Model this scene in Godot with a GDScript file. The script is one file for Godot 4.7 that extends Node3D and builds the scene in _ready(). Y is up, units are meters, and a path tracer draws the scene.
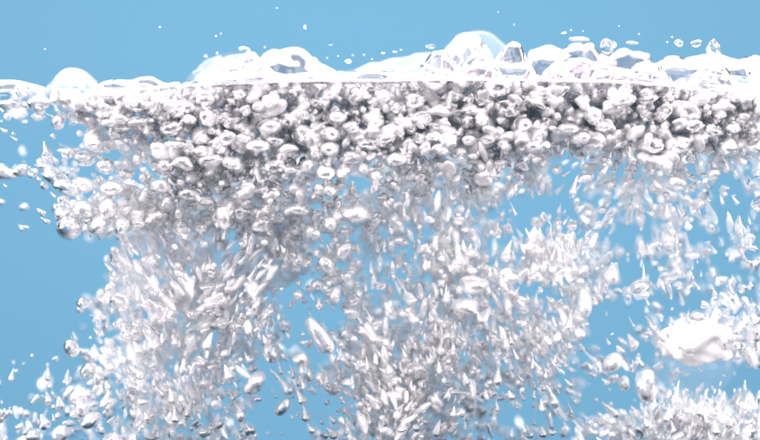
extends Node3D
# Boiling water behind glass, lit by a large soft lamp overhead, in front of a plain blue backdrop.
# One photograph pixel is PX metres at the plane of the front bubbles (z = 0).

const PX := 0.4 / 760.0
const EYE := 1.2
const DEEP := 2.1            # bubbles are flattened by the water they rise through: deeper than tall
# the waterline: it sags at both ends
const LINE := [[-60, 91], [38, 89], [100, 88.5], [150, 87], [200, 84], [250, 81.5], [300, 80], [480, 79], [560, 80], [620, 81.5], [665, 84.5], [720, 89], [830, 92]]

# how much of the water is filled with bubbles, in tenths, in squares of 20 pixels from (40, 80)
const COVER := [
	"5899999999999999999999999999999999",
	"3678999999999999999999999999999999",
	"1156577999999999999999999999999999",
	"2454666889999999999999999998999999",
	"4524446999999976579999967846587666",
	"2447778997999857477999965435586853",
	"2799999889999878879974453237568543",
	"1666877767688665776599635365656884",
	"0025888887788665776599647886537786",
	"0016898899998567656799788996624654",
	"0147999999984567456899887478654544",
	"0357899999862225677789776586432236",
	"0246999998872567898686687875326888",
	"0257878986664447998786776764653999",
	"2367777885545678999887775654446763",
	"3657768774656567899987676655413863",
	"4665778766532135899986536754535788",
	"5545788775521357999986465534788999"]

# which way the bubbles trail, in degrees (0 right, 90 up)
const FLOW := [[60, 130, 150], [100, 180, 150], [150, 120, 160], [180, 180, 130], [60, 350, 95], [60, 420, 105], [120, 330, 130], [150, 260, 118], [170, 300, 125],
	[200, 312, 30], [250, 280, 50], [270, 230, 85], [160, 380, 105], [120, 420, 90], [220, 350, 60], [250, 360, 128], [300, 400, 125], [270, 420, 125], [340, 350, 120],
	[380, 380, 115], [350, 250, 100], [420, 220, 88], [450, 300, 92], [420, 420, 50], [480, 350, 100], [540, 250, 90], [570, 290, 115], [520, 380, 110], [600, 210, 50],
	[660, 200, 118], [620, 280, 95], [690, 260, 100], [600, 400, 130], [690, 430, 80], [640, 330, 120]]

# the thickest, whitest parts: x, y, half width, half height
const WHITE := [[200, 298, 42, 16], [240, 290, 22, 18], [150, 208, 30, 12], [450, 270, 22, 34], [545, 252, 26, 22], [395, 405, 34, 32], [440, 330, 20, 26], [372, 345, 20, 22], [350, 145, 90, 14],
	[230, 150, 60, 18], [480, 145, 60, 12], [640, 135, 60, 12], [270, 250, 20, 22], [600, 430, 26, 12], [290, 110, 60, 14], [410, 115, 50, 18]]

# where the water is clear: x, y, half width, half height
const OPEN := [[690, 364, 40, 38], [290, 408, 36, 26], [74, 270, 30, 28], [602, 328, 18, 26], [622, 236, 24, 12], [524, 414, 16, 16], [318, 314, 24, 9], [598, 396, 20, 18], [520, 208, 22, 12], [565, 190, 16, 20],
	[300, 300, 14, 14], [350, 185, 22, 8], [690, 235, 12, 20], [268, 372, 20, 14], [530, 290, 14, 10]]
# mist of very fine bubbles: x, y, half width, half height, count
const HAZE := [[685, 420, 55, 26, 900], [540, 335, 34, 30, 350], [180, 395, 50, 34, 450], [440, 345, 30, 36, 350], [390, 400, 40, 40, 400], [250, 320, 40, 20, 250], [555, 250, 26, 24, 250]]

var rng := RandomNumberGenerator.new()
var noise := FastNoiseLite.new()
var M := {}
var shapes := {}             # prepared bubble outlines
var used_names := {}


func _ready() -> void:
	rng.seed = 7
	noise.seed = 3
	noise.frequency = 0.035
	noise.fractal_octaves = 2
	set_camera_and_light()
	make_materials()
	build_setting()
	build_surface()
	build_bubbles()
	build_droplets()


func set_camera_and_light() -> void:
	var cam := Camera3D.new()
	cam.name = "camera"
	cam.position = Vector3(0, 0, EYE)
	cam.fov = rad_to_deg(2.0 * atan(220.0 * PX / EYE))
	cam.near = 0.05
	cam.far = 20.0
	cam.current = true
	var lens := CameraAttributesPhysical.new()
	lens.frustum_focal_length = 62.0
	lens.frustum_focus_distance = EYE - 0.008
	lens.exposure_aperture = 1.1
	cam.attributes = lens
	cam.fov = rad_to_deg(2.0 * atan(220.0 * PX / EYE))
	add_child(cam)
	var env := Environment.new()
	env.background_mode = Environment.BG_COLOR
	env.background_color = Color(0.26, 0.25, 0.27)
	env.tonemap_mode = Environment.TONE_MAPPER_LINEAR
	env.tonemap_exposure = 1.17
	env.sdfgi_enabled = true
	env.ssao_enabled = true
	env.ssil_enabled = true
	var we := WorldEnvironment.new()
	we.name = "environment"
	we.environment = env
	add_child(we)
	lamp("overhead_softbox", Vector3(0, 0.8, -0.25), Vector3(0, 0, -0.25), Vector2(2.0, 1.7), 3.0, Color(1.0, 0.97, 0.955))
	lamp("front_softbox", Vector3(-0.15, 1.0, 1.2), Vector3(0, 0, -0.05), Vector2(1.8, 1.1), 5.6, Color(1.0, 0.972, 0.965))
	lamp("side_softbox", Vector3(-1.0, 0.2, 0.3), Vector3(0, -0.03, -0.03), Vector2(0.8, 0.9), 2.2, Color(1.0, 0.97, 0.965))
	lamp("side_softbox", Vector3(1.0, 0.2, 0.3), Vector3(0, -0.03, -0.03), Vector2(0.8, 0.9), 1.8, Color(1.0, 0.97, 0.965))
	lamp("backdrop_lamp", Vector3(-1.3, 0.3, -0.9), Vector3(0, 0.0, -1.6), Vector2(0.5, 1.2), 0.1, Color(1, 0.98, 0.96))
	lamp("backdrop_lamp", Vector3(1.3, 0.3, -0.9), Vector3(0, 0.0, -1.6), Vector2(0.5, 1.2), 0.1, Color(1, 0.98, 0.96))


func lamp(called: String, at: Vector3, aim: Vector3, size: Vector2, energy: float, color: Color) -> void:
	var l := AreaLight3D.new()
	l.name = called
	l.area_size = size
	l.area_normalize_energy = true
	l.light_energy = energy
	l.light_color = color
	l.shadow_enabled = true
	l.area_range = 6.0
	l.area_attenuation = 2.0
	add_child(l, true)
	l.look_at_from_position(at, aim, Vector3.UP if absf((aim - at).normalized().y) < 0.95 else Vector3.FORWARD)


func water_like(white: float, rough: float, tint := Color(0.97, 0.965, 0.975)) -> StandardMaterial3D:
	var m := StandardMaterial3D.new()
	m.transparency = BaseMaterial3D.TRANSPARENCY_ALPHA
	m.albedo_color = Color(tint.r, tint.g, tint.b, white)
	m.roughness = rough
	m.refraction_enabled = true
	m.refraction_scale = 0.033
	return m


# a bubble's skin so small that what lies behind shows straight through it
func thin_skin(white: float, rough: float, mirror: float) -> StandardMaterial3D:
	var m := StandardMaterial3D.new()
	m.transparency = BaseMaterial3D.TRANSPARENCY_ALPHA
	m.albedo_color = Color(0.97, 0.965, 0.975, white)
	m.roughness = rough
	m.metallic = mirror
	return m


# the mirror-like skin that a bubble of air shows under water
func silvery(m: StandardMaterial3D, share: float) -> StandardMaterial3D:
	m.metallic = share
	return m


var wrinkles: NoiseTexture2D

func wrinkled(m: StandardMaterial3D, depth: float) -> StandardMaterial3D:
	if wrinkles == null:
		var f := FastNoiseLite.new()
		f.seed = 21
		f.noise_type = FastNoiseLite.TYPE_SIMPLEX_SMOOTH
		f.frequency = 0.022
		f.fractal_octaves = 3
		f.domain_warp_enabled = true
		f.domain_warp_amplitude = 22.0
		f.domain_warp_frequency = 0.02
		wrinkles = NoiseTexture2D.new()
		wrinkles.noise = f
		wrinkles.width = 512
		wrinkles.height = 512
		wrinkles.seamless = true
	m.heightmap_enabled = true
	m.heightmap_texture = wrinkles
	m.heightmap_scale = depth
	return m


func make_materials() -> void:
	M.clear = wrinkled(silvery(water_like(0.01, 0.0), 0.05), 0.015)
	M.milky = wrinkled(silvery(water_like(0.08, 0.02), 0.22), 0.03)
	M.froth = wrinkled(silvery(water_like(0.6, 0.06), 0.45), 0.03)
	M.dense = thin_skin(0.4, 0.12, 0.06)
	M.veil = thin_skin(0.1, 0.04, 0.2)
	M.foam = thin_skin(0.22, 0.04, 0.32)
	M.sheet = thin_skin(0.05, 0.05, 0.06)
	M.cap = water_like(0.85, 0.15)
	M.hollow = water_like(0.02, 0.0)
	M.splash = water_like(0.05, 0.1, Color(0.82, 0.8, 0.83))
	M.spray = water_like(0.22, 0.05)
	M.drop = water_like(0.03, 0.0)
	var p := StandardMaterial3D.new()
	p.transparency = BaseMaterial3D.TRANSPARENCY_ALPHA
	p.albedo_color = Color(0.3, 0.6, 0.75, 0.02)
	p.roughness = 0.0
	p.metallic_specular = 0.35
	M.water = p
	var film := p.duplicate()
	film.albedo_color = Color(0.95, 0.95, 0.97, 0.05)
	film.metallic_specular = 0.5
	M.film = film
	M.skin = film.duplicate()
	M.skin.metallic_specular = 0.2
	var b := StandardMaterial3D.new()
	b.albedo_color = Color(0.1, 0.278, 0.425).linear_to_srgb()
	b.roughness = 0.9
	var fibres := FastNoiseLite.new()
	fibres.seed = 11
	fibres.frequency = 0.05
	var nt := NoiseTexture2D.new()
	nt.noise = fibres
	nt.width = 512
	nt.height = 512
	nt.seamless = true
	var ramp := Gradient.new()
	ramp.set_color(0, Color(0.965, 0.97, 0.975))
	ramp.set_color(1, Color(1, 1, 1))
	nt.color_ramp = ramp
	b.albedo_texture = nt
	b.uv1_triplanar = true
	b.uv1_scale = Vector3(3, 3, 3)
	M.backdrop = b


# ---------------------------------------------------------------- helpers

func at(x: float, y: float, z := 0.0) -> Vector3:
	var k := (EYE - z) / EYE
	return Vector3((x - 380.0) * PX * k, (220.0 - y) * PX * k, z)


func level(x: float) -> float:
	var k := 0
	while k < LINE.size() - 2 and LINE[k + 1][0] < x: k += 1
	var t := clampf((x - LINE[k][0]) / float(LINE[k + 1][0] - LINE[k][0]), 0.0, 1.0)
	return cubic_interpolate(LINE[k][1], LINE[k + 1][1], LINE[maxi(k - 1, 0)][1], LINE[mini(k + 2, LINE.size() - 1)][1], t)


func surface_height(x: float) -> float:
	# height in metres of the water's edge on the glass
	return at(0.0, level(380.0 + x / PX * EYE / (EYE - 0.035)), 0.035).y


func tag(o: Node3D, label: String, category := "", group := "", kind := "") -> void:
	if label: o.set_meta("label", label)
	if category: o.set_meta("category", category)
	if group: o.set_meta("group", group)
	if kind: o.set_meta("kind", kind)


func put(called: String, mesh: Mesh, m: Material, parent: Node = self) -> MeshInstance3D:
	var o := MeshInstance3D.new()
	if parent == self:
		var n: int = used_names.get(called, 0)
		used_names[called] = n + 1
		o.name = called if n == 0 else "%s_%03d" % [called, n]
	else:
		o.name = called
	o.mesh = mesh
	if m: o.material_override = m
	parent.add_child(o, true)
	return o


# A closed surface round an axis: points from the head (-y) to the trailing end (+y), pushed about by a few waves. inward = a hollow in the water.
func blob(rings: int, segs: int, stretch: float, taper: float, flat: float, bumps: float, freq: float, key: int, inward := true) -> Array:
	var r := RandomNumberGenerator.new()
	r.seed = key
	var waves := []
	for k in 7:
		var d := Vector3(r.randfn(), r.randfn(), r.randfn()).normalized() * freq * r.randf_range(0.6, 1.7)
		waves.append([d, r.randf() * TAU, r.randf_range(0.4, 1.0) / (1.0 + 0.25 * k)])
	var P := PackedVector3Array()
	var U := PackedVector2Array()
	var off := Vector2(r.randf(), r.randf())
	var bend := r.randf_range(-0.35, 0.35) * (stretch - 1.0)
	for i in rings + 1:
		var a := PI * i / rings
		for j in segs:
			var b := TAU * j / segs
			var u := Vector3(sin(a) * cos(b), -cos(a), sin(a) * sin(b))
			var w := 0.0
			for v in waves: w += sin(u.dot(v[0]) + v[1]) * v[2]
			var q := u * (1.0 + bumps * w)
			q.z *= 0.9
			q.x *= flat
			var t := q.y
			if taper < 0.5:
				q.y *= stretch
				q.x += bend * t * t
			elif t > 0.0:
				q.y = t + (stretch - 1.0) * t * t * t
				q.x = q.x * (1.0 - 0.45 * taper * t) + bend * t * t * t
				q.z *= 1.0 - 0.45 * taper * t
			P.append(q)
			U.append(off + Vector2(0.7 * (1.0 - absf(2.0 * j / segs - 1.0)), 0.5 * i / rings * maxf(1.0, stretch * 0.6)))
	var N := PackedVector3Array()
	for i in rings + 1:
		for j in segs:
			var e := P[mini(i + 1, rings) * segs + j] - P[maxi(i - 1, 0) * segs + j]
			var f := P[i * segs + (j + 1) % segs] - P[i * segs + (j + segs - 1) % segs]
			var n := e.cross(f)
			if i == 0: n = Vector3.DOWN
			elif i == rings: n = Vector3.UP
			n = n.normalized()
			N.append(-n if inward else n)
	var I := PackedInt32Array()
	for i in rings:
		for j in segs:
			var p0 := i * segs + j
			var p1 := i * segs + (j + 1) % segs
			var q0 := p0 + segs
			var q1 := p1 + segs
			# clockwise seen from the side that the normals point to
			if inward: I.append_array([p0, q0, p1, p1, q0, q1])
			else: I.append_array([p0, p1, q0, p1, q1, q0])
	return [P, N, I, U]


func mesh_of(s: Array) -> ArrayMesh:
	var a := []
	a.resize(Mesh.ARRAY_MAX)
	a[Mesh.ARRAY_VERTEX] = s[0]
	a[Mesh.ARRAY_NORMAL] = s[1]
	a[Mesh.ARRAY_INDEX] = s[2]
	a[Mesh.ARRAY_TEX_UV] = s[3]
	var m := ArrayMesh.new()
	m.add_surface_from_arrays(Mesh.PRIMITIVE_TRIANGLES, a)
	return m


# Many blobs gathered into one mesh, one surface for each material.
class Heap:
	var parts := {}
	func add(s: Array, t: Transform3D, m: Material) -> void:
		if not parts.has(m): parts[m] = [PackedVector3Array(), PackedVector3Array(), PackedInt32Array(), PackedVector2Array()]
		var p: Array = parts[m]
		var from: int = p[0].size()
		p[0].append_array(t * s[0])
		var N: PackedVector3Array = Transform3D(t.basis.inverse().transposed(), Vector3.ZERO) * s[1]
		for k in N.size(): N[k] = N[k].normalized()
		p[1].append_array(N)
		p[3].append_array(s[3])
		var I: PackedInt32Array = s[2]
		var J := PackedInt32Array()
		J.resize(I.size())
		for k in I.size(): J[k] = I[k] + from
		p[2].append_array(J)
	func mesh() -> ArrayMesh:
		var am := ArrayMesh.new()
		for m in parts:
			var a := []
			a.resize(Mesh.ARRAY_MAX)
			a[Mesh.ARRAY_VERTEX] = parts[m][0]
			a[Mesh.ARRAY_NORMAL] = parts[m][1]
			a[Mesh.ARRAY_INDEX] = parts[m][2]
			a[Mesh.ARRAY_TEX_UV] = parts[m][3]
			am.add_surface_from_arrays(Mesh.PRIMITIVE_TRIANGLES, a)
			am.surface_set_material(am.get_surface_count() - 1, m)
		return am


func facing(angle: float, roll: float, lean: float, size: float, where: Vector3) -> Transform3D:
	# +y of the blob turned to the trailing direction
	var b := Basis(Vector3.BACK, deg_to_rad(angle - 90.0)) * Basis(Vector3.RIGHT, lean) * Basis(Vector3.UP, roll)
	return Transform3D(b.scaled(Vector3.ONE * size).scaled(Vector3(1, 1, DEEP)), where)


func cover(x: float, y: float) -> float:
	var u := clampf((x - 50.0) / 20.0, 0.0, 33.0)
	var v := clampf((y - 90.0) / 20.0, 0.0, 17.0)
	var i := int(u)
	var j := int(v)
	var i2 := mini(i + 1, 33)
	var j2 := mini(j + 1, 17)
	var a := lerpf(float(COVER[j].substr(i, 1)), float(COVER[j].substr(i2, 1)), u - i)
	var b := lerpf(float(COVER[j2].substr(i, 1)), float(COVER[j2].substr(i2, 1)), u - i)
	return lerpf(a, b, v - j)


func flow(x: float, y: float) -> float:
	var s := Vector2.ZERO
	for f in FLOW:
		var d := Vector2(x - f[0], y - f[1]).length_squared() + 60.0
		s += Vector2.from_angle(deg_to_rad(f[2])) / (d * d)
	return rad_to_deg(s.angle())


func streaky(x: float, y: float) -> float:
	if y < 150.0: return 0.0
	if y < 232.0 and x < 400.0: return 0.12
	if y < 200.0 and x < 540.0: return 0.45
	if x > 290.0 and x < 360.0 and y < 340.0: return 0.1
	if x < 120.0: return 0.35
	if x > 230.0 and x < 345.0 and y > 320.0: return 0.55
	if x > 575.0: return 0.65
	return 0.74


# ---------------------------------------------------------------- setting

func build_setting() -> void:
	# seamless paper: an upright sheet behind the tank
	var bd := BoxMesh.new()
	bd.size = Vector3(4.4, 3.0, 0.01)
	var o := put("backdrop", bd, M.backdrop)
	o.position = Vector3(0, 0.1, -1.6)
	tag(o, "plain light blue backdrop behind the water", "backdrop", "", "structure")
	var w := Node3D.new()
	w.name = "water"
	add_child(w)
	tag(w, "clear water filling the picture below the waterline", "water", "", "structure")
	var low := -0.22
	var X := 0.42
	var st := SurfaceTool.new()
	st.begin(Mesh.PRIMITIVE_TRIANGLES)
	st.set_normal(Vector3(0, 0, 1))
	for i in 120:
		var xa := lerpf(-X, X, i / 120.0)
		var xb := lerpf(-X, X, (i + 1) / 120.0)
		var q := [Vector3(xa, low, 0.035), Vector3(xa, surface_height(xa), 0.035), Vector3(xb, surface_height(xb), 0.035), Vector3(xb, low, 0.035)]
		for k in [0, 1, 2, 0, 2, 3]: st.add_vertex(q[k])
	put("front_face", st.commit(), M.water, w)
	# the level surface, gently rippled, from the glass to the back of the tank
	var nx := 160
	var nz := 40
	var V := PackedVector3Array()
	for j in nz + 1:
		var z := lerpf(0.035, -0.16, float(j) / nz)
		for i in nx + 1:
			var x := lerpf(-X, X, float(i) / nx)
			var back := clampf(float(j) / 6.0, 0.0, 1.0)
			var h := noise.get_noise_2d(x * 4200.0, z * 4200.0) * 0.003 * back
			V.append(Vector3(x, surface_height(x) + h, z))
	var I := PackedInt32Array()
	for j in nz:
		for i in nx:
			var a := j * (nx + 1) + i
			var b := a + nx + 1
			I.append_array([a, b, a + 1, a + 1, b, b + 1])
	var stt := SurfaceTool.new()
	var arr := []
	arr.resize(Mesh.ARRAY_MAX)
	arr[Mesh.ARRAY_VERTEX] = V
	arr[Mesh.ARRAY_INDEX] = I
	var am := ArrayMesh.new()
	am.add_surface_from_arrays(Mesh.PRIMITIVE_TRIANGLES, arr)
	stt.create_from(am, 0)
	stt.generate_normals()
	put("surface", stt.commit(), M.water, w)
	# the meniscus: water drawn up a little where the surface meets the glass
	var pr := [Vector2(0.0, -0.0006), Vector2(0.0, 0.0005), Vector2(-0.0006, 0.0002), Vector2(-0.0016, 0.0001), Vector2(-0.003, -0.0002)]
	var ms := SurfaceTool.new()
	ms.begin(Mesh.PRIMITIVE_TRIANGLES)
	ms.set_smooth_group(-1)
	var n := 120
	for i in n:
		var xs := [lerpf(-X, X, float(i) / n), lerpf(-X, X, float(i + 1) / n)]
		for k in pr.size():
			var p: Vector2 = pr[k]
			var q: Vector2 = pr[(k + 1) % pr.size()]
			var c := []
			for e in [[0, p], [1, p], [1, q], [0, q]]:
				var xx: float = xs[e[0]]
				var lift := 1.0 + 0.5 * noise.get_noise_1d(xx * 3000.0)
				c.append(Vector3(xx, surface_height(xx) + e[1].y * lift, 0.0345 + e[1].x))
			for m in [0, 1, 2, 0, 2, 3]: ms.add_vertex(c[m])
	ms.generate_normals()
	put("meniscus", ms.commit(), M.drop, w)


# ---------------------------------------------------------------- above the waterline

# a ridge of water: its crest follows the given line (x, y in pixels) and it falls to the surface in front and behind
func ridge(line: Array, z0: float, depth: float, bumps: float, key: int) -> ArrayMesh:
	var n := FastNoiseLite.new()
	n.seed = key
	n.frequency = 0.022
	n.fractal_octaves = 2
	n.fractal_gain = 0.35
	var x0: float = line[0][0]
	var x1: float = line[-1][0]
	var nu := int((x1 - x0) / 1.3)
	var nv := 30
	var V := PackedVector3Array()
	for i in nu + 1:
		var x := lerpf(x0, x1, float(i) / nu)
		var k := 0
		while k < line.size() - 2 and line[k + 1][0] < x: k += 1
		var t := clampf((x - line[k][0]) / (line[k + 1][0] - line[k][0]), 0.0, 1.0)
		var top: float = cubic_interpolate(line[k][1], line[k + 1][1], line[maxi(k - 1, 0)][1], line[mini(k + 2, line.size() - 1)][1], t)
		var base := level(x) + 2.5
		var u := float(i) / nu
		var end := pow(sin(PI * clampf(u, 0.004, 0.996)), 0.35)
		var h := (base - top) * PX * end
		var dp := depth * PX * (0.35 + 0.65 * end) * (0.75 + 0.5 * (0.5 + 0.5 * n.get_noise_1d(x * 1.4)))
		for j in nv:
			var a := TAU * j / nv
			var s := sin(a)
			var q := Vector3(0, s * h if s > 0.0 else s * 0.0012 * end, cos(a) * dp)
			var w := n.get_noise_3d(x * 0.9, s * h / PX * 3.0, cos(a) * depth * 1.6) * bumps * 1.9 * end * (1.0 - 0.75 * maxf(s, 0.0) ** 6)
			q += Vector3(0, s, cos(a)) * w * minf(h, 0.012) * (1.0 if s > 0.0 else 0.0)
			var p := at(x, base, z0) + q
			V.append(p)
	var I := PackedInt32Array()
	for i in nu:
		for j in nv:
			var a := i * nv + j
			var b := i * nv + (j + 1) % nv
			I.append_array([a, a + nv, b, b, a + nv, b + nv])
	var arr := []
	arr.resize(Mesh.ARRAY_MAX)
	arr[Mesh.ARRAY_VERTEX] = V
	arr[Mesh.ARRAY_INDEX] = I
	var am := ArrayMesh.new()
	am.add_surface_from_arrays(Mesh.PRIMITIVE_TRIANGLES, arr)
	var st := SurfaceTool.new()
	st.create_from(am, 0)
	st.generate_normals()
	return st.commit()


func build_surface() -> void:
	var swells := [
		[[[-30, 80], [10, 79], [38, 82], [50, 82]], 0.0, 16, 0.17, "splash", "flat thin ripple at the left edge of the picture"],
		[[[44, 83], [52, 78], [57, 71], [65, 68], [75, 67.5], [85, 69], [95, 74], [104, 82]], -0.01, 24, 0.08, "sheet", "low smooth pale dome of water at the left end of the waterline"],
		[[[92, 82], [100, 77], [108, 76.5], [118, 77.5], [130, 80], [140, 78], [152, 77], [160, 79], [168, 81], [176, 78], [186, 80]], 0.0, 16, 0.28, "splash", "flat rippled crest between the low left dome and left splash"],
		[[[182, 82], [186, 72], [191, 66], [198, 60], [206, 56], [215, 54], [225, 52], [235, 51], [243, 50], [252, 52], [262, 56], [272, 70]], -0.03, 40, 0.19, "film", "thin translucent sheet of water arching over the left splash"],
		[[[190, 82], [200, 66], [212, 60], [228, 59], [240, 56], [252, 52], [262, 58], [275, 68], [286, 80]], -0.02, 30, 0.44, "splash", "broad white mound of water, left half of the left splash"],
		[[[246, 76], [256, 54], [264, 50], [272, 49], [285, 49], [298, 50], [306, 52], [314, 56], [320, 62], [328, 65], [338, 69], [350, 79]], -0.03, 32, 0.39, "splash", "rounded pale mound, right half of the left splash"],
		[[[184, 82], [200, 76], [222, 72], [240, 70], [262, 71], [285, 74], [310, 72], [330, 76], [345, 82]], 0.008, 20, 0.50, "splash", "white folded ridge of water along the foot of the left splash"],
		[[[318, 80], [336, 68], [348, 68], [360, 66], [372, 63], [385, 61], [400, 59], [408, 55], [414, 50], [420, 48], [430, 46], [444, 50], [456, 66]], -0.025, 30, 0.39, "sheet", "long pale slope rising to the left shoulder of the tall dome"],
		[[[300, 82], [330, 76], [360, 73], [395, 71], [425, 70], [450, 76]], 0.01, 18, 0.44, "splash", "long low slope of water between the left splash and tall dome"],
		[[[414, 80], [420, 60], [430, 54], [442, 52], [452, 55], [460, 62], [468, 78]], 0.006, 20, 0.55, "splash", "lumpy white knob of water in front of the tall dome's left side"],
		[[[450, 80], [460, 62], [472, 55], [482, 53], [492, 58], [500, 66], [510, 80]], 0.002, 22, 0.55, "splash", "white lumps of water in front of the middle of the tall dome"],
		[[[484, 80], [494, 54], [502, 47], [512, 47], [522, 50], [532, 60], [540, 80]], -0.005, 20, 0.55, "splash", "lumpy white knob of water at the right foot of the tall dome"],
		[[[514, 78], [522, 52], [528, 45], [534, 44], [542, 45], [552, 46], [562, 50], [576, 56], [590, 78]], -0.02, 26, 0.44, "splash", "pale hump of water between the tall dome and curled crest"],
		[[[548, 70], [551, 44], [556, 39], [566, 38], [578, 39], [590, 42], [600, 50], [614, 54], [626, 72]], -0.035, 20, 0.44, "splash", "humped water beneath the curled crest"],
		[[[530, 82], [545, 66], [565, 60], [588, 62], [612, 66], [634, 68], [656, 80]], 0.006, 24, 0.55, "splash", "grey streaked white swell below the curled crest"],
		[[[596, 78], [604, 56], [615, 52], [622, 50], [630, 48], [640, 50], [650, 54], [662, 70]], -0.03, 28, 0.44, "splash", "rough pale swell right of the hanging blob"],
		[[[622, 80], [630, 64], [638, 59], [648, 58], [658, 63], [666, 70], [676, 80]], 0.008, 16, 0.39, "splash", "smooth white knob in front of the rough right swell"],
		[[[644, 76], [650, 54], [656, 48], [664, 47], [674, 50], [684, 54], [694, 54], [704, 52], [714, 54], [730, 56], [748, 52], [775, 60], [800, 78]], -0.025, 34, 0.44, "splash", "rough pale swell at the right end of the waterline"],
		[[[664, 84], [680, 74], [700, 72], [722, 74], [748, 77], [790, 80]], 0.01, 20, 0.28, "film", "low blue streaked swell in front at the right end"],
		[[[684, 80], [694, 68], [704, 64], [716, 66], [730, 72], [744, 80]], -0.004, 18, 0.44, "splash", "white lump of water low at the right end"],
	]
	var key := 40
	for e in swells:
		key += 1
		var o := put("water_swell", ridge(e[0], e[1], e[2], e[3], key), M[e[4]])
		tag(o, e[5], "water swell", "swells of water along the surface")
	# the tall dome: a thin film of water round a pocket of air
	var d := put("dome_bubble", ridge([[426, 60], [436, 44], [445, 38], [455, 32], [465, 29], [475, 28], [485, 28.5], [495, 31], [505, 36], [515, 43], [522, 49], [530, 62]], -0.035, 48, 0.05, 5), M.film)
	tag(d, "tall smooth round dome bubble, the highest point of the surface", "bubble")
	var c := put("water_swell", ridge([[430, 60], [440, 43], [450, 36], [460, 32], [470, 30], [480, 32], [488, 38], [494, 46], [500, 58]], -0.038, 34, 0.2, 6), M.splash)
	tag(c, "smooth white water rising inside the tall dome bubble", "water swell", "swells of water along the surface")


# ---------------------------------------------------------------- bubbles

func prepared(kind: String, k: int) -> Array:
	var key := "%s%d" % [kind, k]
	if not shapes.has(key):
		var h := hash(key) & 0xffff
		match kind:
			"mist": shapes[key] = blob(5, 6, 2.6, 0.0, 1.0, 0.1, 2.2, h)
			"round": shapes[key] = blob(8, 12, 1.0, 0.0, 1.0, 0.09, 2.6, h)
			"lump": shapes[key] = blob(12, 16, 1.0, 0.0, 1.5, 0.17, 3.0, h)
			"drop": shapes[key] = blob(11, 11, 2.4, 0.8, 1.0, 0.12, 3.0, h)
			"streak": shapes[key] = blob(14, 10, 2.5, 0.0, 0.95, 0.15, 3.2, h)
			"wisp": shapes[key] = blob(14, 9, 4.5, 0.9, 0.9, 0.13, 3.0, h)
	return shapes[key]


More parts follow.
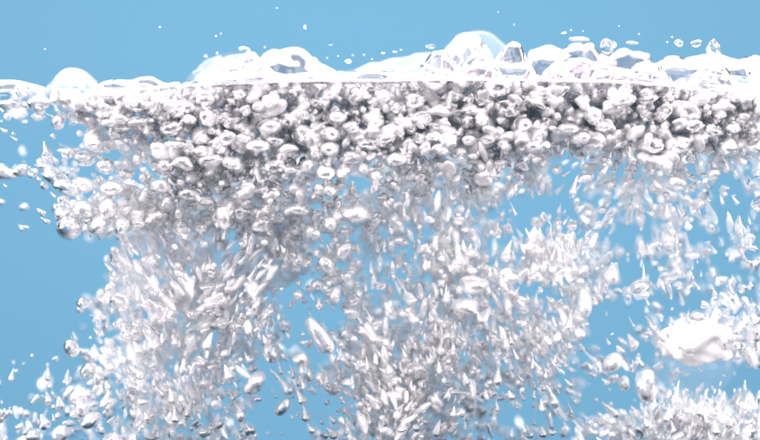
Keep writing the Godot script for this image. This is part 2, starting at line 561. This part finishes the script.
func build_bubbles() -> void:
	build_large_bubbles()
	var froth := Heap.new()
	var swarm := Heap.new()
	var n := 0
	for tries in 24000:
		var x := rng.randf_range(-6.0, 766.0)
		var y := rng.randf_range(80.0, 446.0)
		if y < level(x) + 1.5: continue
		var band := y < 150.0 + 40.0 * noise.get_noise_1d(x * 1.5) + 18.0 * rng.randf()
		var ang := flow(x, y)
		var along := Vector2.from_angle(-deg_to_rad(ang))
		var s := streaky(x, y)
		var pl := Vector2(x, y).dot(along) * lerpf(1.7, 0.8, s)
		var pa := Vector2(x, y).cross(along) * lerpf(1.8, 2.6, s)
		if band and rng.randf() < 0.1: continue
		var c := cover(x, y) * 1.08 - 0.6
		c += 5.0 * noise.get_noise_2d(pl, pa) * clampf(c / 4.0, 0.0, 1.0)
		for w in WHITE: c += 3.0 * clampf(1.3 - Vector2((x - w[0]) / w[2], (y - w[1]) / w[3]).length(), 0.0, 1.0)
		for w in OPEN: c -= 6.0 * clampf(1.25 - Vector2((x - w[0]) / w[2], (y - w[1]) / w[3]).length(), 0.0, 1.0)
		if y < 120.0: c += 1.0
		if rng.randf() > pow(clampf(c / 8.7, 0, 1), 2.2 if band else 3.0): continue
		var z := -0.10 * pow(rng.randf(), 1.3) + 0.012 - 0.035 * s * rng.randf()
		if band: z = 0.012 - 0.04 * rng.randf()
		var r := rng.randf_range(2.4, 4.6)
		var kind := "round"
		var pick := rng.randf()
		if pick < s:
			kind = ["drop", "streak", "streak", "streak", "wisp", "round"][rng.randi() % 6]
			r = 1.4 + 3.4 * pow(rng.randf(), 1.6) if kind == "streak" else rng.randf_range(1.6, 3.4)
		elif pick < s + (1.0 - s) * 0.6:
			kind = "lump"
			r = rng.randf_range(2.6, 7.4) if band else rng.randf_range(3.2, 6.2)
		var m: Material = M.froth
		var open := clampf((8.0 - cover(x, y)) / 6.0, 0.0, 1.0)
		var roll := rng.randf()
		for w in WHITE:
			if Vector2((x - w[0]) / w[2], (y - w[1]) / w[3]).length() < rng.randf_range(0.7, 1.2): roll = 1.0
		if roll < 0.4 + 0.45 * open: m = M.clear
		elif roll < 0.65 + 0.3 * open: m = M.milky
		if (kind == "streak" or kind == "wisp") and rng.randf() < 0.55: m = M.veil
		elif m == M.froth or (band and rng.randf() < 0.55): m = M.foam
		elif m == M.milky and rng.randf() < 0.5: m = M.foam if band else M.veil
		if roll == 1.0 and band and rng.randf() < 0.5: m = M.dense
		if z < -0.015 and (band or roll == 1.0): m = M.dense
		ang += rng.randfn(0, 15.0 if pick < s else 40.0)
		if band: ang = 90.0 + rng.randfn(0, 24.0)
		var t := facing(ang, rng.randf() * TAU, rng.randfn(0, 0.3), r * PX, at(x, y, z))
		(froth if band else swarm).add(prepared(kind, rng.randi() % 12), t, m)
		n += 1
	# stray ones in the open water, most with a short trail
	var strays := 0
	while strays < 420:
		var x := rng.randf_range(0, 760)
		var y := rng.randf_range(110, 440)
		var c := cover(x, y)
		if c < 0.6 or c > 7.0 or (x < 110 and y > 240 and y < 310): continue
		var kind: String = ["drop", "wisp", "round", "lump", "drop"][rng.randi() % 5]
		var r := rng.randf_range(1.2, 3.6)
		var t := facing(flow(x, y) + rng.randfn(0, 16), rng.randf() * TAU, 0.0, r * PX, at(x, y, rng.randf_range(-0.03, 0.015)))
		swarm.add(prepared(kind, rng.randi() % 12), t, M.clear if rng.randf() < 0.65 else M.milky)
		strays += 1
	# mist of the finest bubbles
	for h in HAZE:
		for k in int(h[4]):
			var v := Vector2(rng.randfn(0, 0.5), rng.randfn(0, 0.5))
			var p := Vector2(h[0] + v.x * h[2], h[1] + v.y * h[3])
			swarm.add(prepared("mist", rng.randi() % 6), facing(flow(p.x, p.y) + rng.randfn(0, 14), 0.0, 0.0, rng.randf_range(0.7, 1.6) * PX, at(p.x, p.y, rng.randf_range(-0.05, 0.0))), M.veil)
	print("small bubbles ", n)
	var f := put("froth_layer", froth.mesh(), null)
	tag(f, "packed white froth of small bubbles right under the waterline", "froth", "", "stuff")
	var w := put("bubble_swarm", swarm.mesh(), null)
	tag(w, "swarm of small bubbles streaming up through the deeper water", "bubbles", "", "stuff")


# hand-placed bubbles: x, y, radius, flatness across (x over y), stretch, trailing angle, material, label
const PLACED := [
	[58, 123, 7, 1.0, 1.0, 90, "clear", "round blue-centred bubble alone below the left end of the waterline"],
	[71, 100, 16, 1.25, 1.0, 60, "milky", "large oval bubble touching the waterline at its left end"],
	[47, 153, 5.5, 1.0, 2.0, 110, "clear", "dark rimmed bubble with upright tail near the left edge, upper water"],
	[70, 152, 6.0, 1.1, 2.2, 165, "clear", "small bubble with long tail pointing left, left open water"],
	[94, 143, 9, 1.1, 1.0, 60, "milky", "round white bubble in the left open water under the froth"],
	[52, 177, 7, 1.1, 1.5, 140, "clear", "bubble pair's left member above the dark-bottomed left clump"],
	[67, 187, 8, 1.2, 1.8, 160, "clear", "white capped bubble above the dark-bottomed left clump"],
	[85, 184, 7.5, 1.2, 1.4, 150, "milky", "oval white bubble above and right of the white capped one"],
	[64, 199, 5, 1.0, 1.0, 90, "clear", "small round bubble just above the left clump's tip"],
	[143, 177, 4.5, 1.0, 1.0, 90, "clear", "small round blue bubble in the gap right of left open water"],
	[137, 159, 5, 1.0, 1.0, 90, "milky", "small round white bubble under the froth's lower left edge"],
	[62, 214, 8, 1.2, 1.0, 40, "milky", "pointed bubble at the left tip of the dark-bottomed clump"],
	[69, 228, 12, 1.1, 1.0, 80, "clear", "dark bottomed bubble at the lower left of the left clump"],
	[84, 208, 11, 1.0, 1.0, 80, "froth", "large white lump on top of the left clump"],
	[98, 224, 11, 1.0, 1.0, 70, "milky", "lumpy bubble on the underside of the left clump"],
	[109, 209, 11, 1.0, 1.0, 100, "froth", "white lump in the middle of the left clump's upper side"],
	[122, 226, 9, 1.0, 1.0, 80, "froth", "white lump low at the right part of the left clump"],
	[114, 188, 11, 1.25, 1.0, 20, "milky", "dark edged oval bubble above the middle of the left clump"],
	[356, 212, 15, 1.35, 1.0, 10, "froth", "big pale oval bubble in the centre, left of the main plume"],
	[330, 190, 8, 1.2, 1.0, 20, "froth", "white oval bubble above and left of the big pale one"],
	[326, 173, 9, 1.25, 1.0, 10, "froth", "white oval bubble at the froth's lower edge, blue on its right"],
	[343, 173, 9, 1.0, 1.0, 60, "froth", "round white bubble just right of the white oval at the froth's edge"],
	[364, 170, 6.5, 1.0, 1.0, 80, "milky", "round white bubble in the blue notch under the froth"],
	[377, 176, 7, 1.1, 1.0, 120, "milky", "white bubble in the right part of the blue notch"],
	[331, 224, 8, 1.15, 1.0, 10, "froth", "white double bubble below and left of the big pale one"],
	[310, 232, 6, 1.0, 1.0, 80, "froth", "round white bubble left of the white double bubble"],
	[327, 264, 8, 1.1, 1.4, 110, "clear", "bubble at the head of the crisp central bubble chain"],
	[344, 250, 7, 1.2, 1.5, 60, "clear", "tilted glassy bubble right of the central bubble chain"],
	[300, 260, 6, 1.0, 1.3, 95, "clear", "glassy bubble left of the central bubble chain"],
	[317, 285, 6.5, 1.0, 1.0, 90, "clear", "dark glassy bubble in the middle of the central chain"],
	[298, 295, 5, 1.0, 1.0, 90, "milky", "small white bubble at the lower left of the central chain"],
	[319, 305, 5.5, 1.0, 1.6, 95, "clear", "lowest bubble of the central chain, hanging in open blue"],
	[335, 295, 7, 1.0, 1.2, 70, "milky", "white topped bubble at the lower right of the central chain"],
	[498, 87, 13, 1.35, 1.0, 0, "clear", "large dark oval bubble against the waterline below the tall dome"],
	[434, 82, 11, 1.2, 1.0, 0, "milky", "dark rimmed bubble against the waterline left of the large dark oval"],
	[416, 428, 4, 1.0, 1.0, 90, "clear", "small ring-like round bubble near the bottom of the main plume"],
	[72, 348, 8.5, 1.0, 1.2, 110, "clear", "dark round bubble at the left side of the lower left swarm"],
	[88, 370, 7, 1.1, 1.2, 50, "clear", "dark edged bubble below the dark round one, lower left"],
	[98, 378, 6, 1.0, 1.2, 80, "clear", "round glassy bubble right below the dark edged one, lower left"],
	[48, 378, 3.5, 1.0, 3.2, 92, "clear", "tiny bubble with upright tail, highest at the far lower left"],
	[66, 381, 4.5, 1.0, 2.8, 80, "clear", "small bubble with upright tail, second from left at lower left"],
	[48, 400, 4.5, 1.0, 2.2, 100, "clear", "small tailed bubble at the far left below the tiny tailed one"],
	[60, 405, 5, 1.0, 2.0, 95, "clear", "dark tailed bubble right of the far left small one"],
	[77, 396, 7, 1.1, 1.5, 60, "milky", "white glinting bubble in the lower left group of tailed bubbles"],
	[88, 394, 5.5, 1.0, 1.0, 90, "clear", "round ring bubble next to the white glinting one, lower left"],
	[91, 420, 8, 1.1, 1.2, 30, "clear", "glassy oval bubble near the bottom, lower left"],
	[61, 433, 9, 1.2, 1.0, 20, "milky", "white bubble cut by the bottom edge, lower left"],
	[45, 424, 6, 1.0, 1.8, 120, "clear", "dark bubble low at the left edge"],
	[602, 210, 4, 1.2, 1.0, 0, "clear", "small flat bubble alone in open blue, right of centre"],
	[676, 184, 9, 1.4, 1.0, 0, "milky", "white oval bubble under the froth at the right"],
	[585, 178, 7, 1.2, 1.0, 10, "froth", "white oval bubble alone under the froth, right of centre"],
	[713, 174, 6.5, 1.0, 1.0, 90, "milky", "round white bubble at the right edge under the froth"],
	[640, 286, 8, 1.4, 1.2, 60, "clear", "dark bellied oval bubble in the right open water"],
	[612, 275, 7.5, 1.0, 1.4, 80, "milky", "white glinting bubble left of the dark bellied one, right water"],
	[584, 302, 8, 1.0, 1.8, 90, "milky", "white topped bubble by the brown streak, right water"],
	[698, 316, 8, 1.8, 1.0, 90, "clear", "dark flat bubble above the big white capped bubble"],
	[612, 362, 8.5, 1.1, 1.4, 50, "milky", "cluster-like white bubble left of the big white capped bubble"],
	[633, 344, 6, 1.0, 2.4, 120, "clear", "tailed bubble between the white cluster and the big white cap"],
	[624, 383, 6, 1.0, 1.2, 90, "clear", "round glassy bubble under the white cluster, right water"],
	[636, 363, 3, 1.0, 1.0, 90, "clear", "tiny round bubble left of the upright white bubble"],
	[646, 384, 13, 0.8, 1.15, 95, "milky", "upright white bubble left of the big white capped bubble"],
	[475, 285, 12, 1.4, 1.0, 30, "froth", "big bright white bubble in the middle of the main plume"],
	[466, 306, 12, 1.5, 1.0, 35, "froth", "big grey bottomed bubble under the bright one, main plume"],
	[272, 352, 9, 1.2, 1.3, 100, "clear", "glinting bubble at the upper left of the lower blue gap"],
	[256, 383, 9, 1.3, 1.5, 60, "milky", "white winged bubble on the left side of the lower blue gap"],
	[288, 390, 6, 1.0, 4.0, 115, "clear", "bubble with long bright tail in the lower blue gap"],
	[283, 407, 7, 1.0, 1.5, 50, "clear", "dark tilted bubble in the middle of the lower blue gap"],
	[306, 373, 6.5, 1.0, 1.6, 130, "clear", "dark bubble with bright top on the right of the lower blue gap"],
	[301, 359, 8, 1.3, 1.0, 150, "milky", "white bubble pair above the dark bright-topped one"],
	[302, 400, 5, 1.0, 2.5, 120, "clear", "tailed bubble right of the dark tilted one, lower blue gap"],
	[306, 417, 5.5, 1.0, 2.0, 100, "clear", "round based tailed bubble low in the lower blue gap"],
	[320, 335, 9, 1.0, 2.4, 125, "milky", "bright tailed white bubble at the top of the lower blue gap"],
]


func large(x: float, y: float, r: float, flat: float, stretch: float, ang: float, m: Material, z: float, key: int, bumps := 0.07, freq := 2.4) -> MeshInstance3D:
	var s := blob(16, 22, stretch, 0.0 if stretch < 1.3 or r > 6.0 else 0.85, 1.0, bumps, freq, key)
	var P: PackedVector3Array = s[0]
	var N: PackedVector3Array = s[1]
	var t := facing(ang, rng.randf() * TAU, 0.0, 1.0, Vector3.ZERO)
	P = t * P
	N = Transform3D(t.basis.inverse().transposed(), Vector3.ZERO) * N
	var sc := Vector3(sqrt(flat), 1.0 / sqrt(flat), 1.0) * r * PX
	for k in P.size():
		P[k] *= sc
		N[k] = (N[k] / sc).normalized()
	var o := put("bubble", mesh_of([P, N, s[2], s[3]]), m)
	o.position = at(x, y, z)
	return o


func build_large_bubbles() -> void:
	var key := 900
	var spots: Array[Vector3] = []
	# the big bubble low at the right: a white cap over a clear belly
	var big := large(692, 362, 38, 1.05, 1.0, 90, M.skin, -0.03, 77, 0.05, 2.6)
	tag(big, "biggest bubble, low at the right edge, white cap over clear blue belly", "bubble", "larger air bubbles in the water")
	spots.append(Vector3(689, 362, 34))
	var cs := blob(36, 56, 1.0, 0.0, 1.0, 0.1, 9.0, 15, false)
	var CP: PackedVector3Array = cs[0]
	var CN: PackedVector3Array = cs[1]
	var csc := Vector3(38, 22, 28) * PX
	for k in CP.size():
		CP[k] *= csc
		CN[k] = (CN[k] / csc).normalized()
	var cap := put("froth_cap", mesh_of([CP, CN, cs[2], cs[3]]), M.cap, big)
	cap.position = at(694, 341, -0.022) - big.position
	tag(cap, "bright white froth over the top of the bubble")
	for p in PLACED:
		key += 1
		var o := large(p[0], p[1], p[2], p[3], p[4], p[5], M.milky if p[6] == "froth" else M[p[6]], 0.012 + rng.randf() * 0.006, key, 0.06 if p[6] == "clear" else 0.09, 2.2 if p[6] == "clear" else 2.8)
		tag(o, p[7], "bubble", "larger air bubbles in the water")
		spots.append(Vector3(p[0], p[1], p[2]))
	# more large ones in the froth and through the swarm, kept apart from each other
	var found := []
	for tries in 6000:
		if found.size() >= 225: break
		var x := rng.randf_range(2, 758)
		var y := rng.randf_range(90, 436)
		if y < level(x) + 7.0: continue
		if y > 175 and rng.randf() < 0.72: continue
		var c := cover(x, y)
		if c < 3.0 or rng.randf() * 9.0 > c: continue
		var s := streaky(x, y)
		var r := rng.randf_range(5.5, 10.5) * (1.0 if s < 0.4 else 0.55)
		var clash := false
		for q in spots:
			if Vector2(q.x - x, q.y - y).length() < (q.z + r) * 0.85: clash = true; break
		if clash: continue
		spots.append(Vector3(x, y, r))
		var stretch := 1.0
		if rng.randf() < s: stretch = rng.randf_range(1.5, 2.6)
		key += 1
		var pick := rng.randf()
		var open := clampf((8.5 - c) / 5.0, 0.0, 1.0)
		var m: Material = M.clear if pick < 0.3 + 0.4 * open else M.milky
		var o := large(x, y, r, rng.randf_range(1.1, 1.9) if stretch == 1.0 else 1.0, stretch, flow(x, y) + rng.randfn(0, 14), m, 0.006 + rng.randf() * 0.012, key, 0.13, 2.6)
		found.append([o, x, y, r, m, stretch])
	name_by_place(found)


# labels: count the large bubbles of each patch of water from left to right
func name_by_place(found: Array) -> void:
	var columns := [[95, "near the left edge"], [185, "below the left ripple crests"], [260, "below the left mound"], [340, "below the left splash's right half"], [430, "below the long low slope"],
		[530, "below the tall dome"], [610, "below the curled crest"], [680, "below the rough right swell"], [999, "near the right edge"]]
	var rows := [[112, "touching the waterline"], [138, "in the upper froth"], [170, "in the lower froth"], [235, "just under the froth"], [330, "at middle depth"], [999, "in the lowest water"]]
	var patches := {}
	for f in found:
		var i := 0
		while f[1] > columns[i][0]: i += 1
		var j := 0
		while f[2] > rows[j][0]: j += 1
		var k := "%s, %s" % [rows[j][1], columns[i][1]]
		if not patches.has(k): patches[k] = []
		patches[k].append(f)
	var nth := ["leftmost", "second from left", "third from left", "fourth from left", "fifth from left", "sixth from left", "seventh from left", "eighth from left", "ninth from left", "tenth from left", "eleventh from left", "twelfth from left", "thirteenth from left", "fourteenth from left"]
	for k in patches:
		var list: Array = patches[k]
		list.sort_custom(func(a, b): return a[1] < b[1])
		for n in list.size():
			var f: Array = list[n]
			var look := "glassy" if f[4] == M.clear else ("silvery" if f[4] == M.milky else "white")
			if f[5] > 1.4: look += " tailed"
			var which: String = "only large" if list.size() == 1 else nth[mini(n, nth.size() - 1)]
			tag(f[0], "%s bubble, %s %s" % [look, which, k], "bubble", "larger air bubbles in the water")


func build_droplets() -> void:
	# x, y, radius, width over height, label
	var drops := [
		[714, 48, 9, 0.8, "largest droplet, hanging in the air at the right edge"],
		[697, 43, 5.5, 1.5, "boat shaped droplet in the air left of the largest one"],
		[679, 43, 4.5, 1.3, "dark glinting droplet, third from the right edge"],
		[608, 46, 9, 1.05, "clear blob of water hanging right of the curled crest"],
		[632, 43, 4, 4.0, "thin stretched blade of water right of the hanging blob"],
		[578, 39, 6, 4.6, "curled crest of water thrown up over the right humps"],
		[244, 49, 4.5, 1.7, "white curved droplet on top of the left splash"],
		[348, 61, 3, 1.6, "white glinting droplet above the low slope"],
		[160, 27, 1.2, 1.6, "lone droplet high in the air left of the left splash"],
		[216, 36, 1.3, 1.0, "left droplet of the pair above the left splash"],
		[221, 33.5, 1.0, 1.0, "right droplet of the pair above the left splash"],
		[206, 56, 2.0, 1.0, "droplet on the left shoulder of the left splash"],
		[217, 53, 1.4, 1.0, "small droplet beside the one on the left splash's shoulder"],
		[45, 49, 0.9, 2.0, "tiny droplet in the air at the left edge"],
		[277, 8, 1.0, 1.4, "highest droplet, near the top edge left of centre"],
		[265, 47, 1.2, 1.0, "tiny droplet above the middle of the left splash"],
		[305, 27, 2.4, 0.6, "faint upright droplet in the air right of the left splash"],
		[331, 45, 1.4, 5.0, "thin flat droplet in the air above the low slope"],
		[353, 55, 1.2, 1.4, "small droplet just above the white glinting one"],
		[364, 55, 1.2, 1.6, "small droplet right of the white glinting one"],
		[372, 59, 1.0, 1.2, "tiny low droplet between the glinting one and tall dome"],
		[383, 53, 1.8, 2.0, "white flat droplet left of the tall dome, nearer the slope"],
		[395, 52, 1.8, 2.4, "longer white flat droplet left of the tall dome"],
		[401, 50, 1.2, 1.0, "tiny droplet atop the longer white flat one"],
		[327, 58, 1.0, 1.0, "tiny droplet over the dip right of the left splash"],
		[338, 56, 0.9, 1.2, "tiny droplet left of the white glinting one"],
		[431, 46, 4, 1.8, "white flake of water at the tall dome's left shoulder"],
		[514, 24.5, 0.9, 1.2, "tiny droplet in the air right of the tall dome's top"],
		[498, 12, 0.8, 1.0, "tiny droplet high above the tall dome"],
		[564, 33, 2.2, 2.2, "flat droplet above the left end of the curled crest"],
		[571, 30, 0.9, 1.0, "tiny droplet above the curled crest"],
		[583, 31, 0.8, 1.0, "tiny droplet above the curled crest's right half"],
		[619, 26, 0.9, 1.0, "tiny droplet above the hanging blob"],
		[639, 34, 1.0, 1.0, "tiny droplet above the thin blade of water"],
		[667, 42, 1.2, 1.2, "tiny droplet left of the dark glinting droplet"],
		[672, 37, 1.0, 1.2, "upper tiny droplet near the dark glinting droplet"],
	]
	var key := 300
	for d in drops:
		key += 1
		var s := blob(14, 20, 1.0, 0.0, 1.0, 0.17 if d[2] > 2.0 else 0.1, 3.2, key, false)
		var P: PackedVector3Array = s[0]
		var N: PackedVector3Array = s[1]
		var sc: Vector3 = Vector3(sqrt(d[3]), 1.0 / sqrt(d[3]), 1.0) * d[2] * 0.85 * PX
		for k in P.size():
			P[k] *= sc
			N[k] = (N[k] / sc).normalized()
		var z := rng.randf_range(-0.02, 0.02)
		var o := put("water_droplet", mesh_of([P, N, s[2], s[3]]), M.drop if d[2] > 3.0 and d[3] < 2.0 else M.spray)
		o.position = at(d[0], d[1], z)
		tag(o, d[4], "droplet", "droplets thrown into the air")
